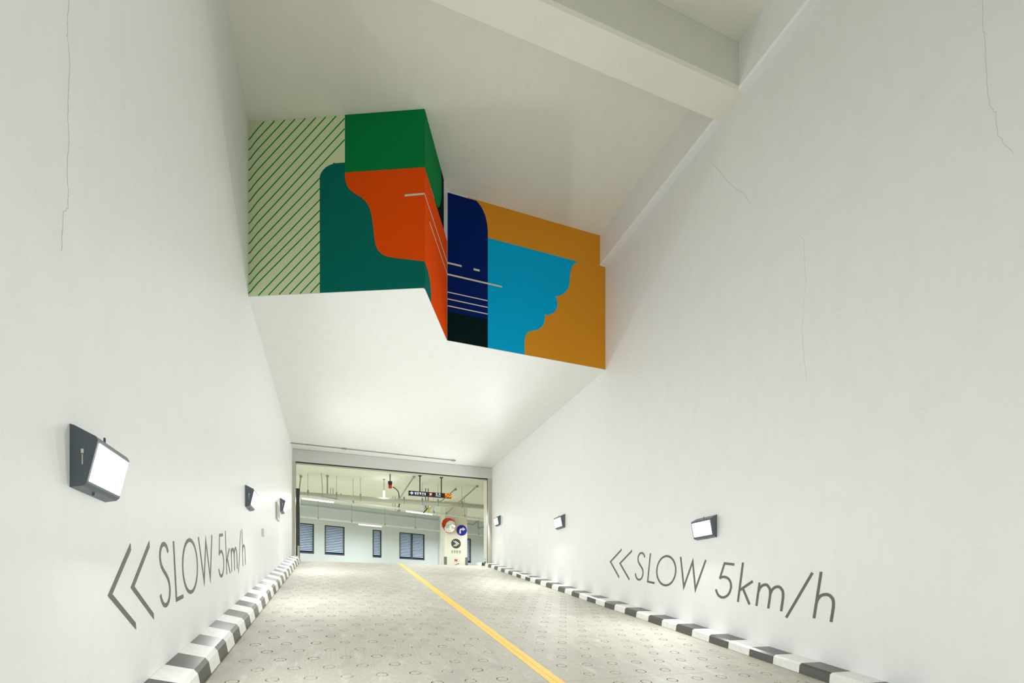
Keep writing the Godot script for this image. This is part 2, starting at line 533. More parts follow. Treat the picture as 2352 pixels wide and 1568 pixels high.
func build_floor() -> void:
	var fl := setting("floor", "grey concrete ramp rising away with rows of pressed rings")
	var slope_n := Vector3(0, 1, SLOPE).normalized()
	# sub-base under the slabs: closes the joints
	var st := new_st()
	var ds := [D_BACK - 0.3, D_CREST]
	for k in 9:
		ds.append(D_CREST + (k + 1) * (D_LEVEL - D_CREST) / 8.0)
	for i in ds.size() - 1:
		var d0: float = ds[i]
		var d1: float = ds[i + 1]
		var ins := P(2.0, floor_y(d0) - 0.2, (d0 + d1) / 2.0)
		face(st, P(XL - 0.1, floor_y(d0) - 0.018, d0), P(XR + 0.1, floor_y(d0) - 0.018, d0), P(XR + 0.1, floor_y(d1) - 0.018, d1), P(XL - 0.1, floor_y(d1) - 0.018, d1), ins)
		face(st, P(XL - 0.1, floor_y(d0) - 0.4, d0), P(XR + 0.1, floor_y(d0) - 0.4, d0), P(XR + 0.1, floor_y(d1) - 0.4, d1), P(XL - 0.1, floor_y(d1) - 0.4, d1), ins)
	part(fl, "base_slab", st, M.joint)
	# slabs, cast in two lanes, joints every 14 rows of rings
	var row0 := 4.825 - 14.0 * CELL_D     # centre of the first ring row (d = 0.275)
	var seam := 2.016
	var ring_at := []
	for lane in 2:
		var x0: float = XL - 0.05 if lane == 0 else seam + 0.0013
		var x1: float = seam - 0.0013 if lane == 0 else XR + 0.05
		# plain slab behind the eye
		st = new_st()
		quad(st, P(x0, floor_y(D_BACK - 0.3), D_BACK - 0.3), P(x1, floor_y(D_BACK - 0.3), D_BACK - 0.3), P(x1, floor_y(row0 - CELL_D / 2 - 0.004), row0 - CELL_D / 2 - 0.004), P(x0, floor_y(row0 - CELL_D / 2 - 0.004), row0 - CELL_D / 2 - 0.004), slope_n)
		part(fl, "concrete_slab", st, M.concrete)
		for slab in 4:
			st = new_st()
			var first: int = slab * 14 - (1 if slab > 0 else 0)
			var count := 13 if slab == 0 else (14 if slab < 3 else 7)
			for r in count:
				var row := first + r
				var dc := row0 + row * CELL_D
				var da: float = dc - CELL_D / 2 + (0.002 if r == 0 else 0.0)
				var db: float = dc + CELL_D / 2 - (0.001 if r == count - 1 else 0.0)
				var cols := lane_columns(lane, row % 2 != 0)
				var cx0: float = cols[0] - CELL_X / 2
				var cx1: float = cx0 + cols[1] * CELL_X
				for side in [[x0, cx0], [cx1, x1]]:
					quad(st, P(side[0], floor_y(da), da), P(side[1], floor_y(da), da), P(side[1], floor_y(db), db), P(side[0], floor_y(db), db), slope_n)
				for k in cols[1]:
					var cx: float = cols[0] + k * CELL_X
					ring_at.append(Vector2(cx, dc))
					cell(st, cx, dc, da, db, slope_n)
			if slab == 3:
				# over the crest, smooth
				var dd := row0 + (first + count - 1) * CELL_D + CELL_D / 2
				var steps := [dd + 0.0, D_CREST]
				for k in 10:
					steps.append(D_CREST + (k + 1) * (D_LEVEL - D_CREST) / 10.0)
				for i in steps.size() - 1:
					var d0: float = steps[i]
					var d1: float = steps[i + 1]
					var n := Vector3(0, d1 - d0, floor_y(d1) - floor_y(d0)).normalized()
					quad(st, P(x0, floor_y(d0), d0), P(x1, floor_y(d0), d0), P(x1, floor_y(d1), d1), P(x0, floor_y(d1), d1), n)
			part(fl, "concrete_slab", st, M.concrete)
	# ring grooves: the nearest in view singly, the others joined
	var variants := [ring_mesh(61, -0.15), ring_mesh(62), ring_mesh(63, 0.1), ring_mesh(64, 0.25), ring_mesh(65, 0.4)]
	var rng := RandomNumberGenerator.new()
	rng.seed = 5
	var tilt := Basis(Vector3.RIGHT, atan(SLOPE))
	ring_at.sort_custom(func(a, b): return a.y < b.y)
	var rest := new_st()
	var single := 0
	for c in ring_at:
		var tr := Transform3D(tilt * Basis(Vector3.UP, rng.randf() * TAU), P(c.x, floor_y(c.y), c.y))
		var mesh: Mesh = variants[rng.randi() % 5]
		if c.y > 4.0 and single < 300:
			single += 1
			part_mesh(fl, "anti_slip_ring", mesh, M.groove, tr)
		else:
			rest.append_from(mesh, 0, tr)
	var far := part(fl, "anti_slip_rings", rest, M.groove)
	far.set_meta("kind", "stuff")
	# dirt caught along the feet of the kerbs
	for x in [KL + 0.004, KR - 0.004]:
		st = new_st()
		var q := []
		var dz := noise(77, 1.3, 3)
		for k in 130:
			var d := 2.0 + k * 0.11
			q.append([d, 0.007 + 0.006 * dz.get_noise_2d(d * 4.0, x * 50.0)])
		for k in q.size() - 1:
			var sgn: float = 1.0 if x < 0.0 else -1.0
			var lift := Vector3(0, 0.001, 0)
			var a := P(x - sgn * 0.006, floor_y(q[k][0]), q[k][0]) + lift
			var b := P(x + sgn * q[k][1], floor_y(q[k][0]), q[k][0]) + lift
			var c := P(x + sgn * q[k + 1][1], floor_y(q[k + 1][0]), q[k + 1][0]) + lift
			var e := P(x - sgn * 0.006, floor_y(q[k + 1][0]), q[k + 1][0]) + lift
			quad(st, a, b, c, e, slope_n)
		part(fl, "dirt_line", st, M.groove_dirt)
	# yellow centre line, one strip on either side of the joint
	var line := thing("lane_line", "yellow painted centre line running up the concrete ramp", "road line", P(seam, floor_y(3.0), 3.0))
	for s in [[1.942, seam - 0.0013], [seam + 0.0013, 2.092]]:
		st = new_st()
		var steps := [D_BACK + 0.1, D_CREST]
		for k in 6:
			steps.append(D_CREST + (k + 1) * 0.25)
		for i in steps.size() - 1:
			var d0: float = steps[i]
			var d1: float = steps[i + 1]
			var n := Vector3(0, d1 - d0, floor_y(d1) - floor_y(d0)).normalized()
			var up := Vector3(0, 0.0015, 0)
			quad(st, P(s[0], floor_y(d0), d0) + up, P(s[1], floor_y(d0), d0) + up, P(s[1], floor_y(d1), d1) + up, P(s[0], floor_y(d1), d1) + up, n)
		var o := part(line, "paint_strip", st, M.yellow)
		o.position = -line.position

func cell(st: SurfaceTool, cx: float, dc: float, da: float, db: float, n: Vector3) -> void:
	# one square of concrete with a round hole for the groove and the disc inside it
	var c := P(cx, floor_y(dc), dc)
	var run := Vector3(0, SLOPE, -1).normalized()
	var edge: Array[Vector3] = []
	var outer: Array[Vector3] = []
	var inner: Array[Vector3] = []
	for k in RING_N:
		var a := TAU * (k + 0.5) / RING_N - TAU / 8.0 * 0.0
		var e := Vector2(cos(a), sin(a))
		var hx := CELL_X / 2
		var hd: float = (db - dc) if e.y > 0.0 else (dc - da)
		var t: float = minf(hx / maxf(absf(e.x), 1e-6), hd / maxf(absf(e.y), 1e-6))
		edge.append(P(cx + e.x * t, floor_y(dc + e.y * t), dc + e.y * t))
		outer.append(c + Vector3.RIGHT * e.x * R_OUT + run * e.y * R_OUT)
		inner.append(c + Vector3.RIGHT * e.x * R_IN + run * e.y * R_IN)
	for k in RING_N:
		var j := (k + 1) % RING_N
		quad(st, edge[k], edge[j], outer[j], outer[k], n)
		tri(st, c, inner[k], inner[j], n)
		# the corner of the square between two edge points on different sides
		var a: Vector3 = edge[k]
		var b: Vector3 = edge[j]
		if absf(a.x - b.x) > 1e-5 and absf(a.z - b.z) > 1e-5:
			var corner_x: float = cx + CELL_X / 2 * signf(a.x + b.x - 2.0 * cx)
			var dz: float = db if (-(a.z + b.z) / 2.0) > dc else da
			tri(st, a, b, P(corner_x, floor_y(dz), dz), n)

# ------------------------------------------------------------------ garage shell
func grid(s: float, off: float) -> Vector2:
	# plan point s metres along the far wall, off metres in front of it
	return Vector2(-1.755, 27.199) + GX * s + Vector2(GX.y, -GX.x) * off

func build_garage_shell() -> void:
	var g := setting("floor_garage", "level concrete floor of the parking deck")
	var st := new_st()
	prism(st, [[-8.0, D_LEVEL], [16.0, D_LEVEL], [16.0, 34.0], [-8.0, 34.0]], Y_TOP - 0.3, Y_TOP)
	prism(st, [[-8.0, 17.4], [XL - 0.0, 17.4], [XL - 0.0, D_LEVEL], [-8.0, D_LEVEL]], Y_TOP - 0.3, Y_TOP)
	prism(st, [[XR, 17.1], [16.0, 17.1], [16.0, D_LEVEL], [XR, D_LEVEL]], Y_TOP - 0.3, Y_TOP)
	part(g, "slab", st, M.concrete)
	g = setting("ceiling_garage", "pale ceiling of the parking deck")
	st = new_st()
	var a := grid(-8.0, 1.9)
	var b := grid(18.0, 1.9)
	prism(st, [[-8.0, 17.1], [16.0, 17.1], [b.x, b.y], [a.x, a.y]], G_CEIL, G_CEIL + 0.9)
	part(g, "slab", st, M.garage_ceiling)
	st = new_st()
	prism(st, [[-10.0, 17.1], [18.0, 17.1], [18.0, 36.0], [-10.0, 36.0]], G_CEIL + 0.9, G_CEIL + 1.1)
	part(g, "upper_slab", st, M.garage_ceiling)
	g = setting("wall_garage_near", "white wall on either side of the opening")
	st = new_st()
	prism(st, [[-8.0, 17.1], [XL - 0.3, 17.1], [XL - 0.3, 17.4], [-8.0, 17.4]], Y_TOP - 0.3, G_CEIL + 1.0)
	prism(st, [[5.16, 17.08], [16.0, 17.08], [16.0, 17.45], [5.16, 17.45]], Y_TOP - 0.3, G_CEIL + 1.0)
	part(g, "plaster", st, M.column)
	g = setting("wall_garage_side", "side walls of the parking deck")
	part(g, "plaster", bx(-8.3, -8.0, Y_TOP - 0.3, G_CEIL + 1.0, 17.0, 36.0), M.garage_wall)
	part(g, "plaster", bx(16.0, 16.3, Y_TOP - 0.3, G_CEIL + 1.0, 17.0, 36.0), M.garage_wall)
	# far wall with louvred openings
	g = setting("wall_garage_far", "pale blue white far wall with louvred openings")
	var w := Transform3D(Basis(Vector3(GX.x, 0, -GX.y), Vector3.UP, Vector3(GX.y, 0, GX.x)), P(-1.755, 0, 27.199))
	# local: x along, y up, z towards us
	var holes := [[-0.45, 0.67], [1.213, 2.26], [3.836, 4.352], [5.442, 7.06], [8.95, 10.37]]
	var y0 := 2.52
	var y1 := 4.07
	st = new_st()
	box(st, Vector3(-8, Y_TOP - 0.3, -0.25), Vector3(19, y0, 0), w)
	box(st, Vector3(-8, y1, -0.25), Vector3(19, G_CEIL + 1.0, 0), w)
	var at := -8.0
	for h in holes:
		box(st, Vector3(at, y0, -0.25), Vector3(h[0], y1, 0), w)
		at = h[1]
	box(st, Vector3(at, y0, -0.25), Vector3(19, y1, 0), w)
	part(g, "plaster", st, M.garage_wall)
	st = new_st()
	box(st, Vector3(-8, 4.90, 0), Vector3(8.05, 5.0, 0.09), w, 0.01)
	part(g, "ledge", st, M.garage_wall)
	st = new_st()
	box(st, Vector3(7.95, Y_TOP, 0), Vector3(8.35, G_CEIL + 0.9, 0.25), w, 0.01)
	part(g, "pier", st, M.garage_wall)
	var names := ["louvred window beside the dark post", "louvred window second from the left", "narrow louvred window", "wide louvred window with a centre bar", "louvred window behind the sign column"]
	for i in holes.size():
		var h: Array = holes[i]
		var win := setting("window_%d" % (i + 1), names[i])
		win.transform = w
		var f := 0.055
		st = new_st()
		for q in [[h[0], h[0] + f, y0, y1], [h[1] - f, h[1], y0, y1], [h[0] + f, h[1] - f, y0, y0 + f * 1.4], [h[0] + f, h[1] - f, y1 - f, y1]]:
			box(st, Vector3(q[0], q[2], -0.16), Vector3(q[1], q[3], 0.012), Transform3D.IDENTITY, 0.004)
		if i == 3:
			box(st, Vector3(6.195, y0 + f, -0.14), Vector3(6.285, y1 - f, 0.01))
		part(win, "frame", st, M.frame)
		var shared := BoxMesh.new()
		var width: float = h[1] - h[0] - 2.0 * f
		shared.size = Vector3(width, 0.058, 0.012)
		var n := 16
		for k in n:
			var y := y0 + 0.175 + k * (y1 - y0 - 0.26) / (n - 1)
			part_mesh(win, "slat", shared, M.slat, Transform3D(Basis(Vector3.RIGHT, -0.3), Vector3((h[0] + h[1]) / 2, y, -0.06)))

# ------------------------------------------------------------------ murals
func paint(parent: Node3D, called: String, o: Vector3, ex: Vector3, pts: Array, m: Material, lift: float) -> MeshInstance3D:
	var st := new_st()
	var n := ex.cross(Vector3.UP)
	poly(st, o + n * lift, ex, Vector3.UP, pts)
	return part(parent, called, st, m)

func build_murals() -> void:
	var pale := mat(Color(1, 1, 1), 0.7)
	pale.albedo_color = rgb8(238, 248, 204)
	pale.metallic_specular = 0.2
	var stripe_c := mat(rgb8(0, 150, 64), 0.7, 0.0, 0.2)
	var green := mat(rgb8(0, 138, 70), 0.7, 0.0, 0.2)
	var orange := mat(rgb8(255, 86, 4), 0.7, 0.0, 0.2)
	var teal := mat(rgb8(0, 118, 106), 0.7, 0.0, 0.2)
	var black := mat(rgb8(2, 30, 32), 0.7, 0.0, 0.2)
	var navy := mat(rgb8(0, 36, 112), 0.7, 0.0, 0.2)
	var blue := mat(rgb8(0, 188, 248), 0.7, 0.0, 0.2)
	var mustard := mat(rgb8(238, 160, 44), 0.7, 0.0, 0.2)
	var white := mat(rgb8(236, 228, 212), 0.7)
	var m1 := thing("wall_mural", "painted mural of an orange face profile on green with diagonal stripes, over the ramp", "mural", P(XL, SOFFIT, 8.75))
	var inv := -m1.position
	# left face
	var o := P(XL, 0, 8.75)
	var ex := Vector3(1.2835 - XL, 0, -(7.5872 - 8.75)).normalized()
	var L := 2.858
	var b0 := SOFFIT + 0.006
	var b1 := CEIL - 0.003
	var out := []
	out.append(paint(m1, "pale_green_field", o, ex, [[0.0, b0], [1.30, b0], [1.30, 6.4], [1.60, 6.4], [1.60, b1], [0.0, b1]], pale, 0.001))
	var curve := [[1.587, 6.752], [1.587, 6.678], [1.6, 6.604], [1.632, 6.529], [1.683, 6.469], [1.758, 6.406], [1.846, 6.352], [1.921, 6.279], [1.976, 6.19], [2.008, 6.091], [2.026, 5.992], [2.041, 5.87], [2.058, 5.722], [2.078, 5.6], [2.116, 5.512], [2.183, 5.443], [2.27, 5.4], [2.419, 5.367], [2.616, 5.335], [L, 5.291]]
	curve = smooth(curve, 4)
	var top := smooth([[1.178, 6.66], [1.185, 6.741], [1.216, 6.8], [1.266, 6.851], [1.33, 6.886], [1.418, 6.91], [1.506, 6.914], [1.587, 6.914]], 4)
	var t: Array = [[1.178, b0]] + top + curve + [[L, b0]]
	out.append(paint(m1, "dark_teal_field", o, ex, t, teal, 0.003))
	out.append(paint(m1, "green_field", o, ex, [[1.587, 6.757], [L, 6.757], [L, b1], [1.587, b1]], green, 0.003))
	var rev := curve.duplicate()
	rev.reverse()
	out.append(paint(m1, "orange_field", o, ex, [[1.587, 6.757], [L, 6.757]] + rev, orange, 0.003))
	out.append(paint(m1, "white_line", o, ex, [[2.545, 6.32], [L, 6.328], [L, 6.357], [2.545, 6.352]], white, 0.0045))
	var rows := []
	for e in [[7.382, 0.264, 7.655], [7.216, 0.437, 7.655], [7.054, 0.604, 7.655], [6.893, 0.77, 7.655], [6.724, 0.941, 7.655], [6.552, 1.112, 7.655], [6.388, 1.276, 7.655], [6.214, 1.443, 7.655], [6.04, 1.584, 7.613], [5.881, 1.584, 7.449], [5.717, 1.584, 7.278], [5.563, 1.418, 6.922], [5.402, 1.18, 6.533], [5.223, 1.18, 6.356], [5.071, 1.18, 6.189], [4.93, 1.18, 6.029]]:
		var k: float = (e[2] - e[0] - 0.02) / e[1]
		rows.append([[0.0, e[0]], [0.04, e[0] + 0.034], [0.09, e[0] + 0.015 + k * 0.09 - 0.004], [0.16, e[0] + 0.02 + k * 0.16], [e[1], e[2]]])
	for e in [[0.166, 5.857], [0.334, 5.697], [0.509, 5.538], [0.68, 5.366], [0.852, 5.206], [1.02, 5.046]]:
		rows.append([[e[0], b0 + 0.004], [1.18, e[1]]])
	var nn := ex.cross(Vector3.UP)
	for r in rows:
		var st := new_st()
		stroke(st, o + nn * 0.002, ex, Vector3.UP, r, 0.018)
		out.append(part(m1, "green_stripe", st, stripe_c))
	# side face
	o = P(1.2835, 0, 7.5872)
	ex = Vector3(1.9357 - 1.2835, 0, -(D_MURAL - 7.5872)).normalized()
	var S := 1.5234
	out.append(paint(m1, "black_field", o, ex, [[0.6, 6.76], [1.268, 6.745], [1.268, b1], [0.6, b1]], black, 0.0015))
	out.append(paint(m1, "green_field", o, ex, [[0.0, 6.76], [0.8, 6.78]] + smooth([[0.86, 6.83], [0.935, 6.9], [1.002, 7.0], [1.059, 7.13], [1.082, 7.286], [1.07, 7.497], [1.036, b1]], 4) + [[0.0, b1]], green, 0.003))
	out.append(paint(m1, "orange_field", o, ex, [[0.0, b0], [S, b0], [S, 6.735], [0.0, 6.765]], orange, 0.002))
	out.append(paint(m1, "dark_teal_field", o, ex, [[0.0, b0], [0.385, b0]] + smooth([[0.385, 4.93], [0.36, 5.1], [0.29, 5.21], [0.19, 5.27], [0.09, 5.29], [0.0, 5.29]], 4), teal, 0.0035))
	out.append(paint(m1, "white_line", o, ex, [[0.0, 6.328], [S, 6.325], [S, 6.358], [0.0, 6.357]], white, 0.0035))
	out.append(paint(m1, "white_line", o, ex, [[0.29, 6.116], [S, 6.112], [S, 6.142], [0.29, 6.145]], white, 0.0035))
	for q in out:
		q.position = inv
	# right face
	var m2 := thing("wall_mural", "painted mural of a light blue face profile on mustard yellow beside navy, over the ramp", "mural", P(1.9357, SOFFIT, D_MURAL))
	inv = -m2.position
	out = []
	o = P(1.9357, 0, D_MURAL)
	ex = Vector3.RIGHT
	var W := XR - 1.9357
	out.append(paint(m2, "mustard_field", o, ex, [[0.4, b0], [W - 0.004, b0], [W - 0.004, LEDGE], [XU - 1.9357 - 0.003, LEDGE], [XU - 1.9357 - 0.003, b1], [0.4, b1]], mustard, 0.001))
	var bl := smooth([[2.76, 6.995], [2.69, 6.972], [2.625, 6.905], [2.575, 6.81], [2.55, 6.696], [2.541, 6.559], [2.522, 6.446], [2.477, 6.349], [2.387, 6.254], [2.3, 6.2], [2.224, 6.173]], 4)
	bl += smooth([[2.235, 6.155], [2.258, 6.11], [2.268, 6.04], [2.253, 5.942], [2.194, 5.849], [2.106, 5.786], [2.04, 5.763], [1.989, 5.76]], 4)
	bl += smooth([[1.989, 5.74], [1.987, 5.675], [1.96, 5.562], [1.902, 5.484], [1.816, 5.42], [1.687, 5.377], [1.616, 5.324], [1.573, 5.251], [1.554, 5.155], [1.554, b0]], 4)
	out.append(paint(m2, "light_blue_field", o, ex, [[0.6, b0], [0.6, 6.995]] + bl, blue, 0.002))
	out.append(paint(m2, "navy_field", o, ex, [[0.006, 5.42], [0.794, 5.432]] + smooth([[0.794, 6.9], [0.794, 7.117], [0.777, 7.265], [0.745, 7.398], [0.697, 7.5], [0.644, 7.574], [0.57, b1 - 0.02]], 4) + [[0.57, b1 - 0.02], [0.012, b1 - 0.02]], navy, 0.003))
	out.append(paint(m2, "black_field", o, ex, [[0.006, b0], [0.794, b0], [0.794, 5.432], [0.006, 5.42]], black, 0.003))
	for q in [[0.004, 0.279, 6.313, 6.347], [0.512, 0.631, 6.307, 6.345], [0.004, 1.082, 6.1, 6.132], [0.011, 0.79, 5.775, 5.795], [0.011, 0.79, 5.647, 5.668], [0.011, 0.79, 5.519, 5.54]]:
		out.append(paint(m2, "white_line", o, ex, [[q[0], q[2]], [q[1], q[2]], [q[1], q[3]], [q[0], q[3]]], white, 0.0045))
	for q in out:
		q.position = inv

# ------------------------------------------------------------------ kerbs
func build_kerbs() -> void:
	for side in 2:
		var left := side == 0
		var k := thing("kerb", "low kerb painted in black and white blocks along the %s wall" % ("left" if left else "right"), "kerb", P(KL if left else KR, floor_y(3.0), 3.0))
		# profile: across the kerb (from foot to wall) and height over the ramp
		var prof := [[KL + 0.0, -0.03], [KL, 0.0], [KL - 0.022, 0.115], [KL - 0.05, 0.150], [XL + 0.001, 0.200]] if left else [[KR, -0.03], [KR, 0.0], [KR + 0.012, 0.092], [KR + 0.045, 0.112], [XR - 0.001, 0.112]]
		var start: float = 5.45 if left else 5.21
		var period: float = 0.725 if left else 0.718
		var blk: float = 0.362
		var end := 16.75
		var n0 := int(floor((D_BACK - start) / period))
		for n in range(n0, 18):
			for c in 2:
				var d0: float = start + n * period + (0.0 if c == 0 else blk)
				var d1: float = start + n * period + (blk if c == 0 else period)
				d0 = maxf(d0, D_BACK)
				d1 = minf(d1, end)
				if d1 - d0 < 0.03:
					continue
				kerb_block(k, prof, d0, d1, M.kerb_black if c == 0 else M.kerb_white, "black_block" if c == 0 else "white_block")
	# the right kerb goes on round the corner of the opening
	var r := thing("kerb", "short end of the black and white kerb just inside the opening on the right", "kerb", P(5.0, Y_TOP, 17.3))
	for q in [[4.86, 5.0, 0], [5.0, 5.07, 1], [5.07, 5.155, 0]]:
		var st := bx(q[0], q[1], floor_y(17.2) - 0.03, floor_y(17.2) + 0.11, 17.14, 17.42, 0.012)
		part(r, "black_block" if q[2] else "white_block", st, M.kerb_black if q[2] else M.kerb_white).position = -r.position

func kerb_block(k: Node3D, prof: Array, d0: float, d1: float, m: Material, called: String) -> void:
	var st := new_st()
	var a: Array[Vector3] = []
	var b: Array[Vector3] = []
	var e: float = 0.0015
	for p in prof:
		a.append(P(p[0], floor_y(d0) + p[1], d0 + e))
		b.append(P(p[0], floor_y(d1) + p[1], d1 - e))
	var mid := (a[0] + b[0] + a[4] + b[4]) / 4.0 + Vector3(0, 0.02, 0)
	for i in a.size() - 1:
		face(st, a[i], a[i + 1], b[i + 1], b[i], mid)
	var foot_a := P(prof[4][0], floor_y(d0) - 0.03, d0 + e)
	var foot_b := P(prof[4][0], floor_y(d1) - 0.03, d1 - e)
	for q in [[a, foot_a], [b, foot_b]]:
		for i in range(0, 4):
			var n: Vector3 = Vector3(0, 0, 1) if q[0] == a else Vector3(0, 0, -1)
			tri(st, q[1], q[0][i], q[0][i + 1], n)
	part(k, called, st, m).position = -k.position

# ------------------------------------------------------------------ lettering
func build_lettering() -> void:
	var w := 0.0365
	var arch := func(x0: float, x1: float) -> Array:
		return smooth([[x0, 0.19], [x0 + 0.018, 0.245], [x0 + 0.055, 0.285], [(x0 + x1) / 2.0 + 0.01, 0.302], [x1 - 0.05, 0.287], [x1 - 0.014, 0.245], [x1, 0.17]], 5) + [[x1, 0.0]]
	var glyphs := {
		"letter_s": [smooth([[1.197, 0.445], [1.165, 0.492], [1.105, 0.517], [1.04, 0.502], [1.0, 0.455], [0.992, 0.405], [1.01, 0.352], [1.06, 0.305], [1.12, 0.262], [1.17, 0.212], [1.192, 0.15], [1.18, 0.085], [1.14, 0.036], [1.08, 0.017], [1.018, 0.032], [0.975, 0.075], [0.953, 0.122]])],
		"letter_l": [[[1.357, 0.53], [1.357, 0.017], [1.565, 0.017]]],
		"letter_w": [[[2.18, 0.53], [2.336, 0.055], [2.477, 0.48], [2.610, 0.055], [2.762, 0.53]]],
		"digit_five": [[[3.337, 0.513], [3.15, 0.513], [3.092, 0.282]], smooth([[3.088, 0.285], [3.13, 0.309], [3.19, 0.318], [3.262, 0.3], [3.313, 0.245], [3.327, 0.17], [3.303, 0.09], [3.248, 0.036], [3.18, 0.017], [3.112, 0.034], [3.064, 0.082], [3.045, 0.117]])],
		"letter_k": [[[3.487, 0.556], [3.487, 0.0]], [[3.697, 0.32], [3.49, 0.166]], [[3.54, 0.205], [3.694, 0.0]]],
		"letter_m": [[[3.81, 0.318], [3.81, 0.0]], arch.call(3.81, 4.003), arch.call(4.003, 4.2)],
		"slash": [[[4.548, 0.53], [4.285, -0.065]]],
		"letter_h": [[[4.655, 0.553], [4.655, 0.0]], arch.call(4.655, 4.868)],
	}
	for side in 2:
		var left := side == 0
		var ca := cos(atan(SLOPE))
		var sa := sin(atan(SLOPE))
		# reading direction and the height across the slope
		var up := Vector3(0, ca, sa)
		var run := Vector3(0, sa, -ca)
		var ex := run if left else -run
		var base: float = 0.655 if left else 0.597
		var along: float = 3.867 if left else 9.064
		var k: float = 0.992 if left else 1.008
		var x: float = XL + 0.002 if left else XR - 0.002
		var o := Vector3(x, -1.5, 0) + run * along + up * base
		var t := thing("wall_lettering", "grey painted words SLOW 5km/h with two chevrons on the %s wall" % ("left" if left else "right"), "lettering", o)
		for c in [0.0, 0.362]:
			var st := new_st()
			poly(st, Vector3.ZERO, ex * k, up, [[c, 0.26], [c + 0.41, 0.562], [c + 0.41, 0.512], [c + 0.067, 0.26], [c + 0.41, 0.006], [c + 0.41, -0.044]])
			part(t, "chevron", st, M.letter)
		for g in glyphs:
			var st := new_st()
			var lift := Vector3.ZERO
			for s in glyphs[g]:
				stroke(st, lift, ex * k, up, s, w)
				lift.x += 0.0006 if left else -0.0006
			part(t, g, st, M.letter)
		var st := new_st()
		stroke(st, Vector3.ZERO, ex * k, up, ring_pts(1.843, 0.266, 0.253, 0.25, 56), w, true)
		part(t, "letter_o", st, M.letter)

# ------------------------------------------------------------------ opening
func build_door_frame() -> void:
	var t := thing("shutter_frame", "grey steel roller shutter frame around the opening at the ramp's top", "door frame", P(2.0, floor_y(D_DOOR), D_DOOR))
	var inv := -t.position
	part(t, "header", bx(XL, XR, 4.49, SOFFIT - 0.006, D_DOOR, D_DOOR + 0.2, 0.004), M.housing).position = inv
	part(t, "header_seam", bx(XL, XR, SOFFIT - 0.006, SOFFIT + 0.01, D_DOOR + 0.01, D_DOOR + 0.2), M.black).position = inv
	part(t, "shutter_slot", bx(XL + 0.1, XR - 0.15, 4.47, 4.489, D_DOOR + 0.06, D_DOOR + 0.19), M.black).position = inv
	part(t, "bottom_rail", bx(XL + 0.1, XR - 0.15, 4.425, 4.469, D_DOOR + 0.09, D_DOOR + 0.16, 0.006), M.steel).position = inv
	for q in [[XL, XL + 0.096], [XR - 0.15, XR]]:
		var jamb := part(t, "jamb", bx(q[0], q[1], 1.15, 4.49, D_DOOR, D_DOOR + 0.16, 0.005), M.steel)
		jamb.position = inv
		var x: float = q[1] if q[0] < 0.0 else q[0]
		var s: float = 1.0 if q[0] < 0.0 else -1.0
		part(jamb, "guide_groove", bx(x + s * 0.001, x + s * 0.003, 1.3, 4.46, D_DOOR + 0.06, D_DOOR + 0.10), M.black)
	# conduit with two boxes on the soffit
	var c := thing("conduit", "thin grey conduit with two junction boxes on the soffit above the shutter header", "conduit", P(0.2, SOFFIT, 16.36))
	inv = -c.position
	part(c, "pipe", tube_st(P(XL, SOFFIT - 0.018, 16.3), P(3.75, SOFFIT - 0.018, 16.41), 0.014, 10), M.zinc).position = inv
	for x in [0.215, 3.76]:
		var d: float = 16.3 + (x - XL) / (3.75 - XL) * 0.11
		var st := bx(x - 0.055, x + 0.055, SOFFIT - 0.045, SOFFIT, d - 0.05, d + 0.05, 0.01)
		tube(st, P(x - 0.085, SOFFIT - 0.018, d), P(x + 0.085, SOFFIT - 0.018, d), 0.02, 0.02, 10)
		part(c, "junction_box", st, M.zinc).position = inv
		part(c, "detector", tube_st(P(x, SOFFIT - 0.075, d), P(x, SOFFIT - 0.045, d), 0.028, 14), M.white_plastic).position = inv
	for x in [-0.85, 1.9, 2.8]:
		var d: float = 16.3 + (x - XL) / (3.75 - XL) * 0.11
		part(c, "clip", bx(x - 0.012, x + 0.012, SOFFIT - 0.036, SOFFIT, d - 0.025, d + 0.025), M.zinc).position = inv

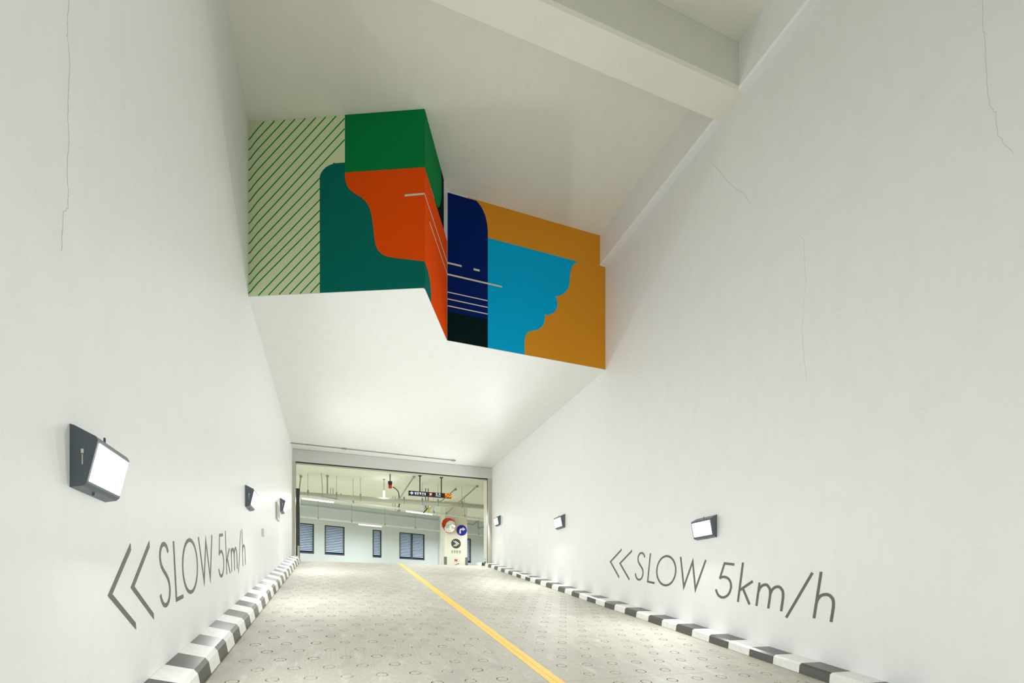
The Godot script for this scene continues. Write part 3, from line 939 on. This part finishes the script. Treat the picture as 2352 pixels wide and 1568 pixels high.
# ------------------------------------------------------------------ wall lamps
func build_wall_lamps() -> void:
	var spots := [
		[0, 3.211, 0.608, "dark grey wall lamp nearest the camera on the left wall"],
		[0, 8.446, 1.471, "second dark grey wall lamp along the left wall, above the word ending in h"],
		[0, 13.333, 2.254, "farthest wall lamp on the left wall, beside the small framed panel"],
		[1, 5.775, 0.966, "wall lamp nearest the camera on the right wall, above SLOW"],
		[1, 10.888, 1.846, "middle wall lamp on the right wall"],
		[1, 15.919, 2.662, "farthest wall lamp on the right wall, beside the shutter frame"],
		[0, -1.9, -0.25, "wall lamp behind the camera on the left wall"],
		[1, 0.65, 0.11, "wall lamp behind the camera on the right wall"],
	]
	for s in spots:
		var left: bool = s[0] == 0
		var lamp := thing("wall_lamp", s[3], "wall lamp", P(XL if left else XR, s[2], s[1] + 0.21), "lamps along the ramp walls")
		var q := 1.0 if left else -1.0       # out from the wall
		var half := 0.21
		# cross-section: [out, up]
		var prof := [[0.0, 0.0], [0.055, 0.012], [0.072, 0.030], [0.122, 0.262], [0.112, 0.282], [0.018, 0.331], [0.0, 0.335]]
		var st := new_st()
		var mid := Vector3(q * 0.05, 0.16, 0)
		for i in prof.size():
			var a: Array = prof[i]
			var b: Array = prof[(i + 1) % prof.size()]
			face(st, Vector3(q * a[0], a[1], half), Vector3(q * b[0], b[1], half), Vector3(q * b[0], b[1], -half), Vector3(q * a[0], a[1], -half), mid)
		for z in [half, -half]:
			for i in range(1, prof.size() - 1):
				tri(st, Vector3(0, 0, z), Vector3(q * prof[i][0], prof[i][1], z), Vector3(q * prof[i + 1][0], prof[i + 1][1], z), Vector3(0, 0, signf(z)))
		var body := part(lamp, "body", st, M.lamp_body)
		# diffuser, proud of the sloping front
		var lo := Vector3(q * 0.0745, 0.0415, 0)
		var hi := Vector3(q * 0.1195, 0.2505, 0)
		var up := (hi - lo).normalized()
		var n := Vector3(q * up.y, -absf(up.x), 0).normalized()
		st = new_st()
		var c := (lo + hi) / 2.0
		var hh := (hi - lo).length() / 2.0
		box(st, Vector3(-0.192, -hh, -0.002), Vector3(0.192, hh, 0.007), Transform3D(Basis(Vector3(0, 0, -q), up, n), c), 0.003)
		part(lamp, "diffuser", st, M.lamp_lens)
		part(body, "screw", tube_st(Vector3(q * 0.085, 0.285, 0.03), Vector3(q * 0.085, 0.325, 0.03), 0.006, 8), M.lamp_body)
		part(body, "screw", tube_st(Vector3(q * 0.035, -0.006, 0.03), Vector3(q * 0.035, 0.012, 0.03), 0.008, 8), M.lamp_body)
		if left:
			st = new_st()
			box(st, Vector3(0.048, 0.185, half), Vector3(0.060, 0.208, half + 0.001))
			box(st, Vector3(0.052, 0.125, half), Vector3(0.056, 0.180, half + 0.001))
			part(body, "print", st, M.sign_white)
		var light := AreaLight3D.new()
		light.name = "lamp_light"
		light.area_size = Vector2(0.38, 2.0 * hh)
		light.light_energy = 7.4
		light.light_color = Color(0.985, 0.993, 1.0)
		light.area_range = 60.0
		light.shadow_enabled = true
		light.transform = Transform3D(Basis(Vector3(0, 0, q), up, -n), c + n * 0.012)
		lamp.add_child(light, true)

func build_wall_fittings() -> void:
	# a small framed panel and a little white lamp box on the left wall
	var t := thing("wall_panel", "small grey framed panel on the left wall near the farthest lamp", "panel", P(XL, 1.935, 12.66))
	var inv := -t.position
	part(t, "frame", bx(XL, XL + 0.045, 1.935, 2.318, 12.42, 12.90, 0.006), M.steel).position = inv
	part(t, "screen", bx(XL + 0.045, XL + 0.048, 1.985, 2.268, 12.48, 12.84), M.grey_plastic).position = inv
	var e := thing("emergency_light", "little white box lamp low on the left wall between two wall lamps", "wall box", P(XL, 1.245, 10.27))
	inv = -e.position
	part(e, "body", bx(XL, XL + 0.03, 1.245, 1.385, 10.2, 10.36, 0.004), M.white_plastic).position = inv
	part(e, "cover", bx(XL + 0.03, XL + 0.042, 1.252, 1.378, 10.21, 10.35, 0.004), M.sign_white).position = inv

# ------------------------------------------------------------------ sign column
const HANGUL := {
	"il": [["c", 0.32, 0.74, 0.19], [[0.78, 1.0], [0.78, 0.5]], [[0.22, 0.42], [0.8, 0.42], [0.8, 0.23], [0.22, 0.23], [0.22, 0.03], [0.84, 0.03]]],
	"bang": [[[0.12, 0.97], [0.12, 0.5], [0.5, 0.5], [0.5, 0.97]], [[0.12, 0.74], [0.5, 0.74]], [[0.76, 1.0], [0.76, 0.42]], [[0.76, 0.72], [0.97, 0.72]], ["c", 0.5, 0.18, 0.18]],
	"tong": [[[0.82, 0.97], [0.2, 0.97], [0.2, 0.63], [0.82, 0.63]], [[0.2, 0.8], [0.82, 0.8]], [[0.5, 0.63], [0.5, 0.47]], [[0.04, 0.47], [0.96, 0.47]], ["c", 0.5, 0.17, 0.17]],
	"haeng": [[[0.3, 1.03], [0.3, 0.93]], [[0.08, 0.88], [0.52, 0.88]], ["c", 0.3, 0.65, 0.13], [[0.66, 1.0], [0.66, 0.42]], [[0.92, 1.0], [0.92, 0.42]], [[0.66, 0.7], [0.92, 0.7]], ["c", 0.56, 0.18, 0.18]],
	"mun": [[[0.2, 0.97], [0.8, 0.97], [0.8, 0.64], [0.2, 0.64], [0.2, 0.97]], [[0.04, 0.49], [0.96, 0.49]], [[0.5, 0.49], [0.5, 0.33]], [[0.2, 0.3], [0.2, 0.04], [0.86, 0.04]]],
	"gaek": [[[0.08, 0.93], [0.48, 0.93], [0.36, 0.5]], [[0.66, 1.0], [0.66, 0.42]], [[0.92, 1.0], [0.92, 0.42]], [[0.66, 0.7], [0.92, 0.7]], [[0.2, 0.34], [0.88, 0.34], [0.88, 0.0]]],
	"jeon": [[[0.08, 0.93], [0.56, 0.93]], [[0.33, 0.93], [0.08, 0.5]], [[0.33, 0.78], [0.56, 0.5]], [[0.84, 1.0], [0.84, 0.4]], [[0.6, 0.72], [0.84, 0.72]], [[0.2, 0.34], [0.2, 0.04], [0.9, 0.04]]],
	"yong": [["c", 0.5, 0.83, 0.15], [[0.34, 0.62], [0.34, 0.48]], [[0.66, 0.62], [0.66, 0.48]], [[0.04, 0.48], [0.96, 0.48]], ["c", 0.5, 0.17, 0.17]],
	"ju": [[[0.18, 0.97], [0.82, 0.97]], [[0.5, 0.97], [0.18, 0.62]], [[0.5, 0.85], [0.82, 0.62]], [[0.04, 0.46], [0.96, 0.46]], [[0.5, 0.46], [0.5, 0.05]]],
	"cha": [[[0.3, 1.03], [0.3, 0.92]], [[0.08, 0.86], [0.54, 0.86]], [[0.3, 0.86], [0.06, 0.36]], [[0.32, 0.66], [0.56, 0.36]], [[0.78, 1.0], [0.78, 0.08]], [[0.78, 0.56], [1.0, 0.56]]],
}

func hangul(st: SurfaceTool, key: String, o: Vector3, ex: Vector3, ey: Vector3, size: Vector2, w: float) -> void:
	var n := ex.cross(ey).normalized()
	for s in HANGUL[key]:
		o += n * 0.0006
		if s[0] is String:
			stroke(st, o, ex, ey, ring_pts(s[1] * size.x, s[2] * size.y, s[3] * size.x, s[3] * size.y, 18), w, true)
		else:
			var q := []
			for p in s:
				q.append([p[0] * size.x, p[1] * size.y])
			stroke(st, o, ex, ey, q, w)

func build_column() -> void:
	var D := 23.4
	var col := thing("column", "wide cream painted concrete column carrying road signs and a round mirror", "column", P(5.5, Y_TOP, D + 0.55))
	var inv := -col.position
	part(col, "shaft", bx(4.95, 6.07, Y_TOP, G_CEIL, D, D + 1.15, 0.02), M.column).position = inv
	for x in [4.945, 6.0]:
		part(col, "corner_guard", bx(x - 0.03, x + 0.1, Y_TOP, 2.21, D - 0.02, D + 0.09, 0.008), M.guard).position = inv
	var st := new_st()
	var keys := ["il", "bang", "tong", "haeng"]
	for i in 4:
		hangul(st, keys[i], P(5.258 + i * 0.125, 2.405, D - 0.002), Vector3.RIGHT, Vector3.UP, Vector2(0.105, 0.13), 0.013)
	part(col, "lettering", st, M.grey_text).position = inv
	st = new_st()
	var side := P(4.948, 0, 0)
	stroke(st, side, Vector3(0, 0, 1), Vector3.UP, [[-23.95, 2.72], [-23.85, 2.76], [-23.8, 2.66], [-23.92, 2.6], [-23.78, 2.54], [-23.82, 2.44], [-23.95, 2.46]], 0.03)
	part(col, "blue_mark", st, M.pale_blue).position = inv
	# red pictogram
	st = new_st()
	for q in [[[5.427, 2.0], [5.566, 2.0], [5.566, 2.115], [5.427, 2.115]]]:
		poly(st, P(0, 0, D - 0.002), Vector3.RIGHT, Vector3.UP, q)
	part(col, "red_pictogram", st, M.red).position = inv
	st = new_st()
	stroke(st, P(0, 0, D - 0.003), Vector3.RIGHT, Vector3.UP, [[5.46, 2.095], [5.497, 2.065], [5.534, 2.095]], 0.012)
	stroke(st, P(0, 0, D - 0.003), Vector3.RIGHT, Vector3.UP, [[5.497, 2.065], [5.497, 2.005]], 0.012)
	part(col, "pictogram_lines", st, M.sign_white).position = inv

	# convex mirror with orange hood
	var mr := thing("convex_mirror", "round convex traffic mirror with an orange hood on the column", "mirror", P(5.147, 3.70, D))
	var c := Vector3(0, 0, 0.16)
	var face_n := Vector3(-0.95, -0.12, 1.0).normalized()
	var b := Basis(Vector3.UP.cross(face_n).normalized(), face_n.cross(Vector3.UP.cross(face_n).normalized()).normalized(), face_n)
	var tr := Transform3D(b, c)
	var R := 0.345
	st = new_st()
	var rings := 10
	var nseg := 40
	for i in rings:
		for k in nseg:
			var q: Array[Vector3] = []
			for e in [[i, k], [i + 1, k], [i + 1, k + 1], [i, k + 1]]:
				var rr: float = R * e[0] / rings
				var an: float = TAU * e[1] / nseg
				q.append(Vector3(rr * cos(an), rr * sin(an), 0.085 * (1.0 - (rr / R) * (rr / R))))
			for id in ([[0, 1, 2], [0, 2, 3]] if i > 0 else [[0, 1, 2]]):
				var v: Array[Vector3] = [q[id[0]], q[id[1]], q[id[2]]]
				if (v[1] - v[0]).cross(v[2] - v[0]).z > 0.0:
					v = [v[0], v[2], v[1]]
				for p in v:
					st.set_normal(b * Vector3(p.x * 2.0 * 0.085 / (R * R), p.y * 2.0 * 0.085 / (R * R), 1.0).normalized())
					st.add_vertex(tr * p)
	part(mr, "mirror_face", st, M.mirror)
	st = new_st()
	for k in nseg:
		var a0 := TAU * k / nseg
		var a1 := TAU * (k + 1) / nseg
		for q in [[R, 0.02, R + 0.010, 0.02], [R + 0.010, 0.02, R + 0.010, -0.015], [R, 0.02, R, -0.01], [0.0, -0.015, R + 0.010, -0.015]]:
			var v0 := tr * Vector3(q[0] * cos(a0), q[0] * sin(a0), q[1])
			var v1 := tr * Vector3(q[2] * cos(a0), q[2] * sin(a0), q[3])
			var v2 := tr * Vector3(q[2] * cos(a1), q[2] * sin(a1), q[3])
			var v3 := tr * Vector3(q[0] * cos(a1), q[0] * sin(a1), q[1])
			if q[0] == 0.0:
				tri(st, v0, v1, v2, -face_n)
			else:
				face(st, v0, v1, v2, v3, tr * Vector3((R + 0.005) * cos(a0), (R + 0.005) * sin(a0), -0.02))
	part(mr, "rim", st, M.hood)
	st = new_st()
	for k in 24:
		var a0 := deg_to_rad(25.0) + deg_to_rad(170.0) * k / 24.0
		var a1 := deg_to_rad(25.0) + deg_to_rad(170.0) * (k + 1) / 24.0
		var h0 := 0.19 * pow(sin(PI * k / 24.0), 0.45)
		var h1 := 0.19 * pow(sin(PI * (k + 1) / 24.0), 0.45)
		for off in [0.012, 0.020]:
			var rr: float = R + off
			var s: float = -1.0 if off == 0.012 else 1.0
			var e := b * Vector3(cos(a0), sin(a0), 0) * s
			quad(st, tr * Vector3(rr * cos(a0), rr * sin(a0), 0.0), tr * Vector3(rr * cos(a1), rr * sin(a1), 0.0), tr * Vector3(rr * cos(a1), rr * sin(a1), h1), tr * Vector3(rr * cos(a0), rr * sin(a0), h0), e)
		var f0 := R + 0.012
		var f1 := R + 0.020
		quad(st, tr * Vector3(f0 * cos(a0), f0 * sin(a0), h0), tr * Vector3(f1 * cos(a0), f1 * sin(a0), h0), tr * Vector3(f1 * cos(a1), f1 * sin(a1), h1), tr * Vector3(f0 * cos(a1), f0 * sin(a1), h1), face_n)
	part(mr, "hood", st, M.hood)
	part(mr, "bracket", tube_st(Vector3.ZERO, c - face_n * 0.015, 0.03), M.zinc)

	# blue right-turn sign
	var bs := thing("turn_sign", "round blue sign with a white right turn arrow on the column", "sign", P(5.786, 3.535, D))
	st = new_st()
	tube(st, Vector3(0, 0, 0.01), Vector3(0, 0, 0.022), 0.258, 0.258, 48)
	var blue_disc := part(bs, "disc", st, M.blue_sign)
	st = new_st()
	stroke(st, Vector3(0, 0, 0.0235), Vector3.RIGHT, Vector3.UP, [[-0.085, -0.165], [-0.085, -0.03], [-0.07, 0.025], [-0.03, 0.055], [0.06, 0.06]], 0.08)
	poly(st, Vector3(0, 0, 0.0235), Vector3.RIGHT, Vector3.UP, [[0.045, -0.035], [0.19, 0.06], [0.045, 0.155]])
	part(blue_disc, "arrow", st, M.sign_white)
	part(bs, "back_plate", bx(-0.06, 0.06, -0.06, 0.06, -0.01, 0.0), M.zinc)
	# grey one-way disc
	var gs := thing("one_way_sign", "round dark grey sign with two white chevrons on the column", "sign", P(5.5, 2.871, D))
	st = new_st()
	tube(st, Vector3(0, 0, 0.0), Vector3(0, 0, 0.008), 0.238, 0.238, 48)
	var grey_disc := part(gs, "disc", st, M.grey_sign)
	for x in [-0.04, 0.055]:
		st = new_st()
		stroke(st, Vector3(0, 0, 0.0095), Vector3.RIGHT, Vector3.UP, [[x - 0.095, 0.13], [x + 0.085, 0.0], [x - 0.095, -0.13]], 0.034)
		part(grey_disc, "chevron", st, M.sign_white)

# ------------------------------------------------------------------ garage services
func tray(called: String, label: String, o: Vector2, s0: float, s1: float, lamps: Array, rods: Array) -> void:
	# a white lighting trunking with tube lamps on its underside
	var y := 3.87
	var t := thing("light_trunking", label, "trunking", P(o.x, y, o.y), "lighting trunkings hung in the garage")
	var b := Basis(Vector3(GX.x, 0, -GX.y), Vector3.UP, Vector3(GX.y, 0, GX.x))
	t.basis = b
	var st := new_st()
	box(st, Vector3(s0, 0.035, -0.035), Vector3(s1, 0.105, 0.035), Transform3D.IDENTITY, 0.006)
	part(t, "channel", st, M.white_plastic)
	for s in rods:
		part(t, "hanger_rod", tube_st(Vector3(s, 0.1, 0), Vector3(s, G_CEIL - y if called == "near" else 5.8 - y, 0), 0.009, 6), M.rod)
		st = new_st()
		box(st, Vector3(s - 0.02, 0.036, -0.05), Vector3(s + 0.02, 0.15, 0.05), Transform3D.IDENTITY, 0.008)
		part(t, "hanger_clamp", st, M.zinc)
	for l in lamps:
		var w := thing("tube_lamp", l[2], "tube lamp", P(o.x + GX.x * l[0], y, o.y + GX.y * l[0]), "white tube lamps in the garage")
		w.basis = b
		var n: float = l[1] - l[0]
		st = new_st()
		box(st, Vector3(0, 0.012, -0.03), Vector3(n, 0.0345, 0.03), Transform3D.IDENTITY, 0.005)
		part(w, "base", st, M.white_plastic)
		st = new_st()
		tube(st, Vector3(0.02, -0.008, 0), Vector3(n - 0.02, -0.008, 0), 0.032, 0.032, 12)
		part(w, "lamp_tube", st, M.tube)
		var light := AreaLight3D.new()
		light.name = "tube_light"
		light.area_size = Vector2(n - 0.04, 0.06)
		light.light_energy = 9.2
		light.light_color = Color(0.98, 1.0, 1.0)
		light.area_range = 60.0
		light.shadow_enabled = true
		light.transform = Transform3D(Basis(Vector3.RIGHT, Vector3(0, 0, -1), Vector3.UP), Vector3(n / 2, -0.046, 0))
		w.add_child(light, true)

func build_garage_services() -> void:
	tray("near", "long white trunking nearest the opening, carrying two lit tubes in view", Vector2(-1.241, 19.7), -6.0, 17.0, [[0.0, 1.2, "lit tube lamp at the left end of the opening, under the big pipe"], [4.2, 5.47, "lit tube lamp left of the round mirror, under the counter sign"], [-4.2, -3.0, "lit tube lamp of the near trunking beyond the left edge of the opening"], [8.4, 9.6, "lit tube lamp of the near trunking beyond the right edge of the opening"]], [1.944, 5.528, 7.128, -1.6, 10.7])
	tray("far", "long thin white trunking in front of the louvred wall", Vector2(-1.579, 24.471), -5.0, 16.5, [[2.715, 3.935, "lit tube lamp above the narrow louvred window"], [-2.0, -0.8, "lit tube lamp of the far trunking beyond the left edge of the opening"], [7.6, 8.8, "lit tube lamp of the far trunking hidden behind the column"], [12.2, 13.4, "lit tube lamp of the far trunking beyond the right edge of the opening"]], [0.794, 2.382, 4.098, 5.808, 9.879])
	# big pipe across the garage
	var t := thing("water_pipe", "thick grey pipe hung across the garage behind the opening", "pipe", P(2.0, 4.09, 20.1))
	var inv := -t.position
	part(t, "pipe_run", tube_st(P(-7.9, 4.09, 20.1), P(15.9, 4.09, 20.1), 0.098, 20), M.pipe).position = inv
	for x in [-1.03, -0.007, 0.881, 2.571, 3.311, 3.96, 4.981]:
		var st := new_st()
		tube(st, P(x - 0.02, 4.09, 20.1), P(x + 0.02, 4.09, 20.1), 0.106, 0.106, 20)
		box(st, P(x - 0.03, 4.17, 20.13), P(x + 0.03, 4.27, 20.07))
		part(t, "pipe_clamp", st, M.zinc).position = inv
		if x != 2.571:
			part(t, "hanger_rod", tube_st(P(x, 4.2, 20.1), P(x, G_CEIL, 20.1), 0.009, 6), M.rod).position = inv
	# braces
	var brace := func(label: String, a: Vector3, b: Vector3, r: float) -> void:
		var k := thing("pipe_brace", label, "brace", b, "braces of the garage pipes")
		part(k, "bar", tube_st(a - b, Vector3.ZERO, r, 8), M.zinc)
		var st := new_st()
		box(st, a - b - Vector3(0.05, 0.06, 0.03), a - b + Vector3(0.05, 0.02, 0.03), Transform3D.IDENTITY, 0.008)
		part(k, "ceiling_foot", st, M.zinc)
		st = new_st()
		box(st, Vector3(-0.035, -0.05, -0.04), Vector3(0.035, 0.05, 0.04), Transform3D.IDENTITY, 0.008)
		part(k, "pipe_foot", st, M.zinc)
	brace.call("slanting zinc brace left of the counter sign", P(2.826, 4.88, 19.1), P(2.37, 4.17, 20.1), 0.026)
	brace.call("longest slanting zinc brace right of the counter sign", P(5.55, 4.88, 19.75), P(4.6, 3.95, 21.4), 0.024)
	brace.call("short slanting zinc brace partly behind the counter sign's right end", P(4.8, 4.86, 20.5), P(4.052, 4.17, 20.1), 0.02)
	brace.call("short slanting brace beside the left jamb", P(-1.30, 4.86, 20.4), P(-1.342, 4.166, 20.1), 0.022)
	brace.call("upright channel with a clamp in the left of the opening", P(-0.339, 4.89, 20.1), P(-0.339, 4.16, 20.1), 0.028)
	t = thing("conduit", "thin flexible conduit dropping to the pipe in the left of the opening", "conduit", P(-0.512, 4.06, 20.0))
	inv = -t.position
	part(t, "tube", run_st([P(-0.56, G_CEIL, 19.9), P(-0.53, 4.6, 19.95), P(-0.512, 4.4, 19.97), P(-0.512, 4.0, 19.97)], 0.014), M.rod).position = inv
	t = thing("conduit", "dark bent conduit beside the red beacon", "conduit", P(2.505, 3.9, 21.0))
	inv = -t.position
	part(t, "tube", run_st([P(2.23, G_CEIL, 21.2), P(2.36, 4.83, 21.2), P(2.46, 4.73, 21.2), P(2.495, 4.62, 21.2), P(2.505, 4.4, 21.2), P(2.505, 3.93, 21.2)], 0.02), M.dark_steel).position = inv
	part(t, "end_box", bx(2.43, 2.56, 3.83, 3.93, 21.15, 21.25, 0.01), M.zinc).position = inv
	# small brackets behind the trunking
	for q in [[-0.15, 22.3, "small blue grey bracket under the left tube lamp"], [2.55, 23.1, "small blue grey bracket near the middle of the opening"], [4.05, 23.4, "small blue grey bracket left of the column"]]:
		var k := thing("cable_bracket", q[2], "bracket", P(q[0], G_CEIL, q[1]), "brackets under the garage ceiling")
		part(k, "drop_bar", tube_st(Vector3(0, 0, 0), Vector3(0, -0.62, 0), 0.016, 8), M.zinc)
		part(k, "strut", tube_st(Vector3(0.34, -0.2, 0), Vector3(0, -0.6, 0), 0.014, 8), M.zinc)
		part(k, "strut", tube_st(Vector3(-0.1, 0, 0), Vector3(-0.1, -0.5, 0), 0.012, 8), M.zinc)
	var k2 := thing("sprinkler_branch", "thin grey branch pipe right of the column", "pipe", P(8.2, 4.7, 28.6))
	inv = -k2.position
	part(k2, "tube", run_st([P(7.2, 4.72, 28.4), P(7.72, 4.66, 28.4), P(8.05, 4.95, 28.4), P(8.05, 4.45, 28.4), P(8.5, 4.6, 28.4)], 0.03), M.zinc).position = inv
	# hanging device with two dark rods and a yellow cap
	t = thing("cable_drop", "two dark rods with a yellow plug hanging below the counter sign", "cable", P(3.66, G_CEIL, 21.0))
	inv = -t.position
	for x in [3.6, 3.71]:
		part(t, "rod", tube_st(P(x, G_CEIL, 21.0), P(x, 4.02, 21.0), 0.016, 8), M.dark_steel).position = inv
	part(t, "cross_bar", tube_st(P(3.5, 3.83, 21.0), P(3.68, 4.05, 21.0), 0.024, 8), M.dark_steel).position = inv
	var st2 := new_st()
	tube(st2, P(3.70, 3.86, 20.98), P(3.75, 4.06, 20.98), 0.03, 0.045, 10)
	part(t, "yellow_plug", st2, M.yellow_plastic).position = inv
	# red beacon
	t = thing("beacon", "red warning beacon with a black cap hanging from the ceiling", "beacon", P(1.919, G_CEIL, 19.1))
	inv = -t.position
	part(t, "rod", tube_st(P(1.919, G_CEIL, 19.1), P(1.919, 4.6, 19.1), 0.018, 10), M.dark_steel).position = inv
	var st := new_st()
	tube(st, P(1.919, 4.61, 19.1), P(1.919, 4.47, 19.1), 0.085, 0.066, 20)
	part(t, "cap", st, M.black).position = inv
	st = new_st()
	tube(st, P(1.919, 4.47, 19.1), P(1.919, 4.35, 19.1), 0.066, 0.062, 20)
	part(t, "red_lens", st, M.red).position = inv
	# short pendant lamp
	t = thing("pendant_lamp", "short bright pendant tube beside the red beacon", "pendant lamp", P(1.772, G_CEIL, 20.0))
	inv = -t.position
	part(t, "rod", tube_st(P(1.772, G_CEIL, 20.0), P(1.772, 4.43, 20.0), 0.012, 8), M.rod).position = inv
	st = new_st()
	tube(st, P(1.772, G_CEIL, 20.0), P(1.772, G_CEIL - 0.035, 20.0), 0.05, 0.02, 14)
	part(t, "ceiling_rose", st, M.zinc).position = inv
	st = new_st()
	tube(st, P(1.772, 4.435, 20.0), P(1.772, 4.18, 20.0), 0.042, 0.034, 14)
	part(t, "lamp_bulb", st, M.tube).position = inv
	var om := OmniLight3D.new()
	om.name = "pendant_light"
	om.light_energy = 0.12
	om.omni_range = 40.0
	om.omni_attenuation = 2.0
	om.light_size = 0.03
	om.shadow_enabled = true
	om.position = P(1.772, 4.3, 20.0) + inv
	t.add_child(om)

# ------------------------------------------------------------------ LED counter sign
func build_led_sign() -> void:
	var D := 18.9
	var white := glow(Color(0.95, 0.97, 1.0), 1.3)
	var amber := glow(Color(1.0, 0.68, 0.02), 1.6)
	var red := glow(Color(0.85, 0.0, 0.0), 0.6)
	var blue := glow(Color(0.05, 0.42, 0.95), 0.9)
	for m in [white, amber, red, blue]:
		m.albedo_color = Color(0.05, 0.05, 0.05)
	var t := thing("counter_sign", "black hanging LED sign with white words and an amber 59", "sign", P(3.428, 4.103, D))
	var inv := -t.position
	var case := part(t, "case", bx(2.593, 4.263, 4.103, 4.278, D, D + 0.12, 0.008), M.black)
	case.position = inv
	for x in [3.03, 3.87]:
		part(t, "rod", tube_st(P(x, 4.27, D + 0.06), P(x, G_CEIL, D + 0.06), 0.02, 10), M.black).position = inv
		part(t, "ceiling_plate", bx(x - 0.06, x + 0.06, G_CEIL - 0.02, G_CEIL, D, D + 0.12), M.black).position = inv
	var o := P(0, 0, D - 0.002)
	var R := Vector3.RIGHT
	var U := Vector3.UP
	var st := new_st()
	stroke(st, o, R, U, [[2.632, 4.19], [2.74, 4.19]], 0.026)
	stroke(st, o, R, U, [[2.69, 4.243], [2.748, 4.19], [2.69, 4.137]], 0.028)
	part(case, "arrow", st, white)
	st = new_st()
	stroke(st, o, R, U, [[2.787, 4.135], [2.787, 4.245]], 0.022)
	part(case, "blue_bar", st, blue)
	st = new_st()
	var keys := ["bang", "mun", "gaek", "jeon", "yong"]
	var xs := [2.82, 2.906, 2.992, 3.098, 3.184]
	for i in 5:
		hangul(st, keys[i], P(xs[i], 4.138, D - 0.002), R, U, Vector2(0.075, 0.1), 0.011)
	part(case, "lettering", st, white)
	st = new_st()
	poly(st, o, R, U, [[3.366, 4.133], [3.504, 4.133], [3.504, 4.25], [3.366, 4.25]])
	part(case, "red_field", st, red)
	st = new_st()
	var o2 := P(0, 0, D - 0.0035)
	stroke(st, o2, R, U, [[3.39, 4.226], [3.428, 4.226], [3.41, 4.198], [3.428, 4.18], [3.42, 4.158], [3.39, 4.156]], 0.012)
	stroke(st, o2, R, U, [[3.484, 4.226], [3.449, 4.226], [3.449, 4.152]], 0.012)
	stroke(st, o2, R, U, [[3.449, 4.194], [3.476, 4.194]], 0.012)
	part(case, "floor_number", st, white)
	st = new_st()
	hangul(st, "ju", P(3.63, 4.175, D - 0.002), R, U, Vector2(0.078, 0.075), 0.011)
	hangul(st, "cha", P(3.745, 4.175, D - 0.002), R, U, Vector2(0.078, 0.075), 0.011)
	stroke(st, o, R, U, [[3.625, 4.15], [3.828, 4.15]], 0.018)
	part(case, "lettering", st, white)
	st = new_st()
	poly(st, o, R, U, [[3.985, 4.118], [4.255, 4.118], [4.255, 4.268], [3.985, 4.268]])
	part(case, "red_field", st, red)
	st = new_st()
	stroke(st, o2, R, U, [[4.107, 4.25], [4.02, 4.25], [4.012, 4.2]], 0.018)
	stroke(st, o2, R, U, smooth([[4.012, 4.198], [4.05, 4.21], [4.09, 4.205], [4.112, 4.175], [4.1, 4.145], [4.06, 4.132], [4.015, 4.142]], 4), 0.018)
	stroke(st, o2, R, U, ring_pts(4.19, 4.213, 0.046, 0.038, 20), 0.018, true)
	stroke(st, o2, R, U, smooth([[4.237, 4.21], [4.236, 4.17], [4.215, 4.14], [4.175, 4.132], [4.145, 4.14]], 4), 0.018)
	part(case, "digits", st, amber)

# ------------------------------------------------------------------ small things
func build_small_things() -> void:
	# dark steel post just inside the left jamb, with its bright foot guard
	var t := thing("steel_post", "dark grey steel post just inside the opening on the left", "post", P(-1.245, floor_y(18.0), 18.0))
	var inv := -t.position
	part(t, "post", bx(-1.32, -1.18, floor_y(18.0) - 0.02, 3.85, 17.95, 18.1, 0.006), M.dark_steel).position = inv
	part(t, "foot_guard", bx(-1.25, -1.19, floor_y(18.0), 1.91, 17.93, 17.949), M.steel).position = inv
	# bottle standing on the floor by the kerb's end
	t = thing("drink_bottle", "small bottle of dark drink with a green label and cap by the right kerb end", "bottle", P(5.075, floor_y(17.05), 17.02))
	var st := new_st()
	for q in [[0.0, 0.03, 0.033], [0.03, 0.09, 0.033]]:
		tube(st, Vector3(0, q[0], 0), Vector3(0, q[1], 0), q[2], q[2], 16)
	part(t, "lower_body", st, mat(rgb8(30, 22, 18), 0.15))
	part(t, "label", tube_st(Vector3(0, 0.09, 0), Vector3(0, 0.15, 0), 0.0335, 16), mat(rgb8(40, 140, 50), 0.5))
	st = new_st()
	tube(st, Vector3(0, 0.15, 0), Vector3(0, 0.215, 0), 0.032, 0.013, 16)
	part(t, "neck", st, mat(rgb8(200, 214, 205), 0.12))
	part(t, "cap", tube_st(Vector3(0, 0.215, 0), Vector3(0, 0.24, 0), 0.015, 14), mat(rgb8(20, 120, 50), 0.4))
	# fire extinguisher in front of the column
	t = thing("fire_extinguisher", "red fire extinguisher with a black handle at the foot of the column", "extinguisher", P(5.52, Y_TOP, 23.25))
	st = new_st()
	tube(st, Vector3(0, 0.0, 0), Vector3(0, 0.36, 0), 0.075, 0.075, 20)
	tube(st, Vector3(0, 0.36, 0), Vector3(0, 0.42, 0), 0.075, 0.025, 20)
	part(t, "cylinder", st, M.red)
	part(t, "valve", tube_st(Vector3(0, 0.42, 0), Vector3(0, 0.46, 0), 0.02, 12), M.yellow_plastic)
	part(t, "handle", run_st([Vector3(-0.09, 0.42, 0), Vector3(0.02, 0.47, 0), Vector3(0.1, 0.49, 0)], 0.014), M.black)
	part(t, "hose", run_st([Vector3(-0.02, 0.45, 0), Vector3(-0.1, 0.43, 0), Vector3(-0.105, 0.2, 0)], 0.012), M.black)
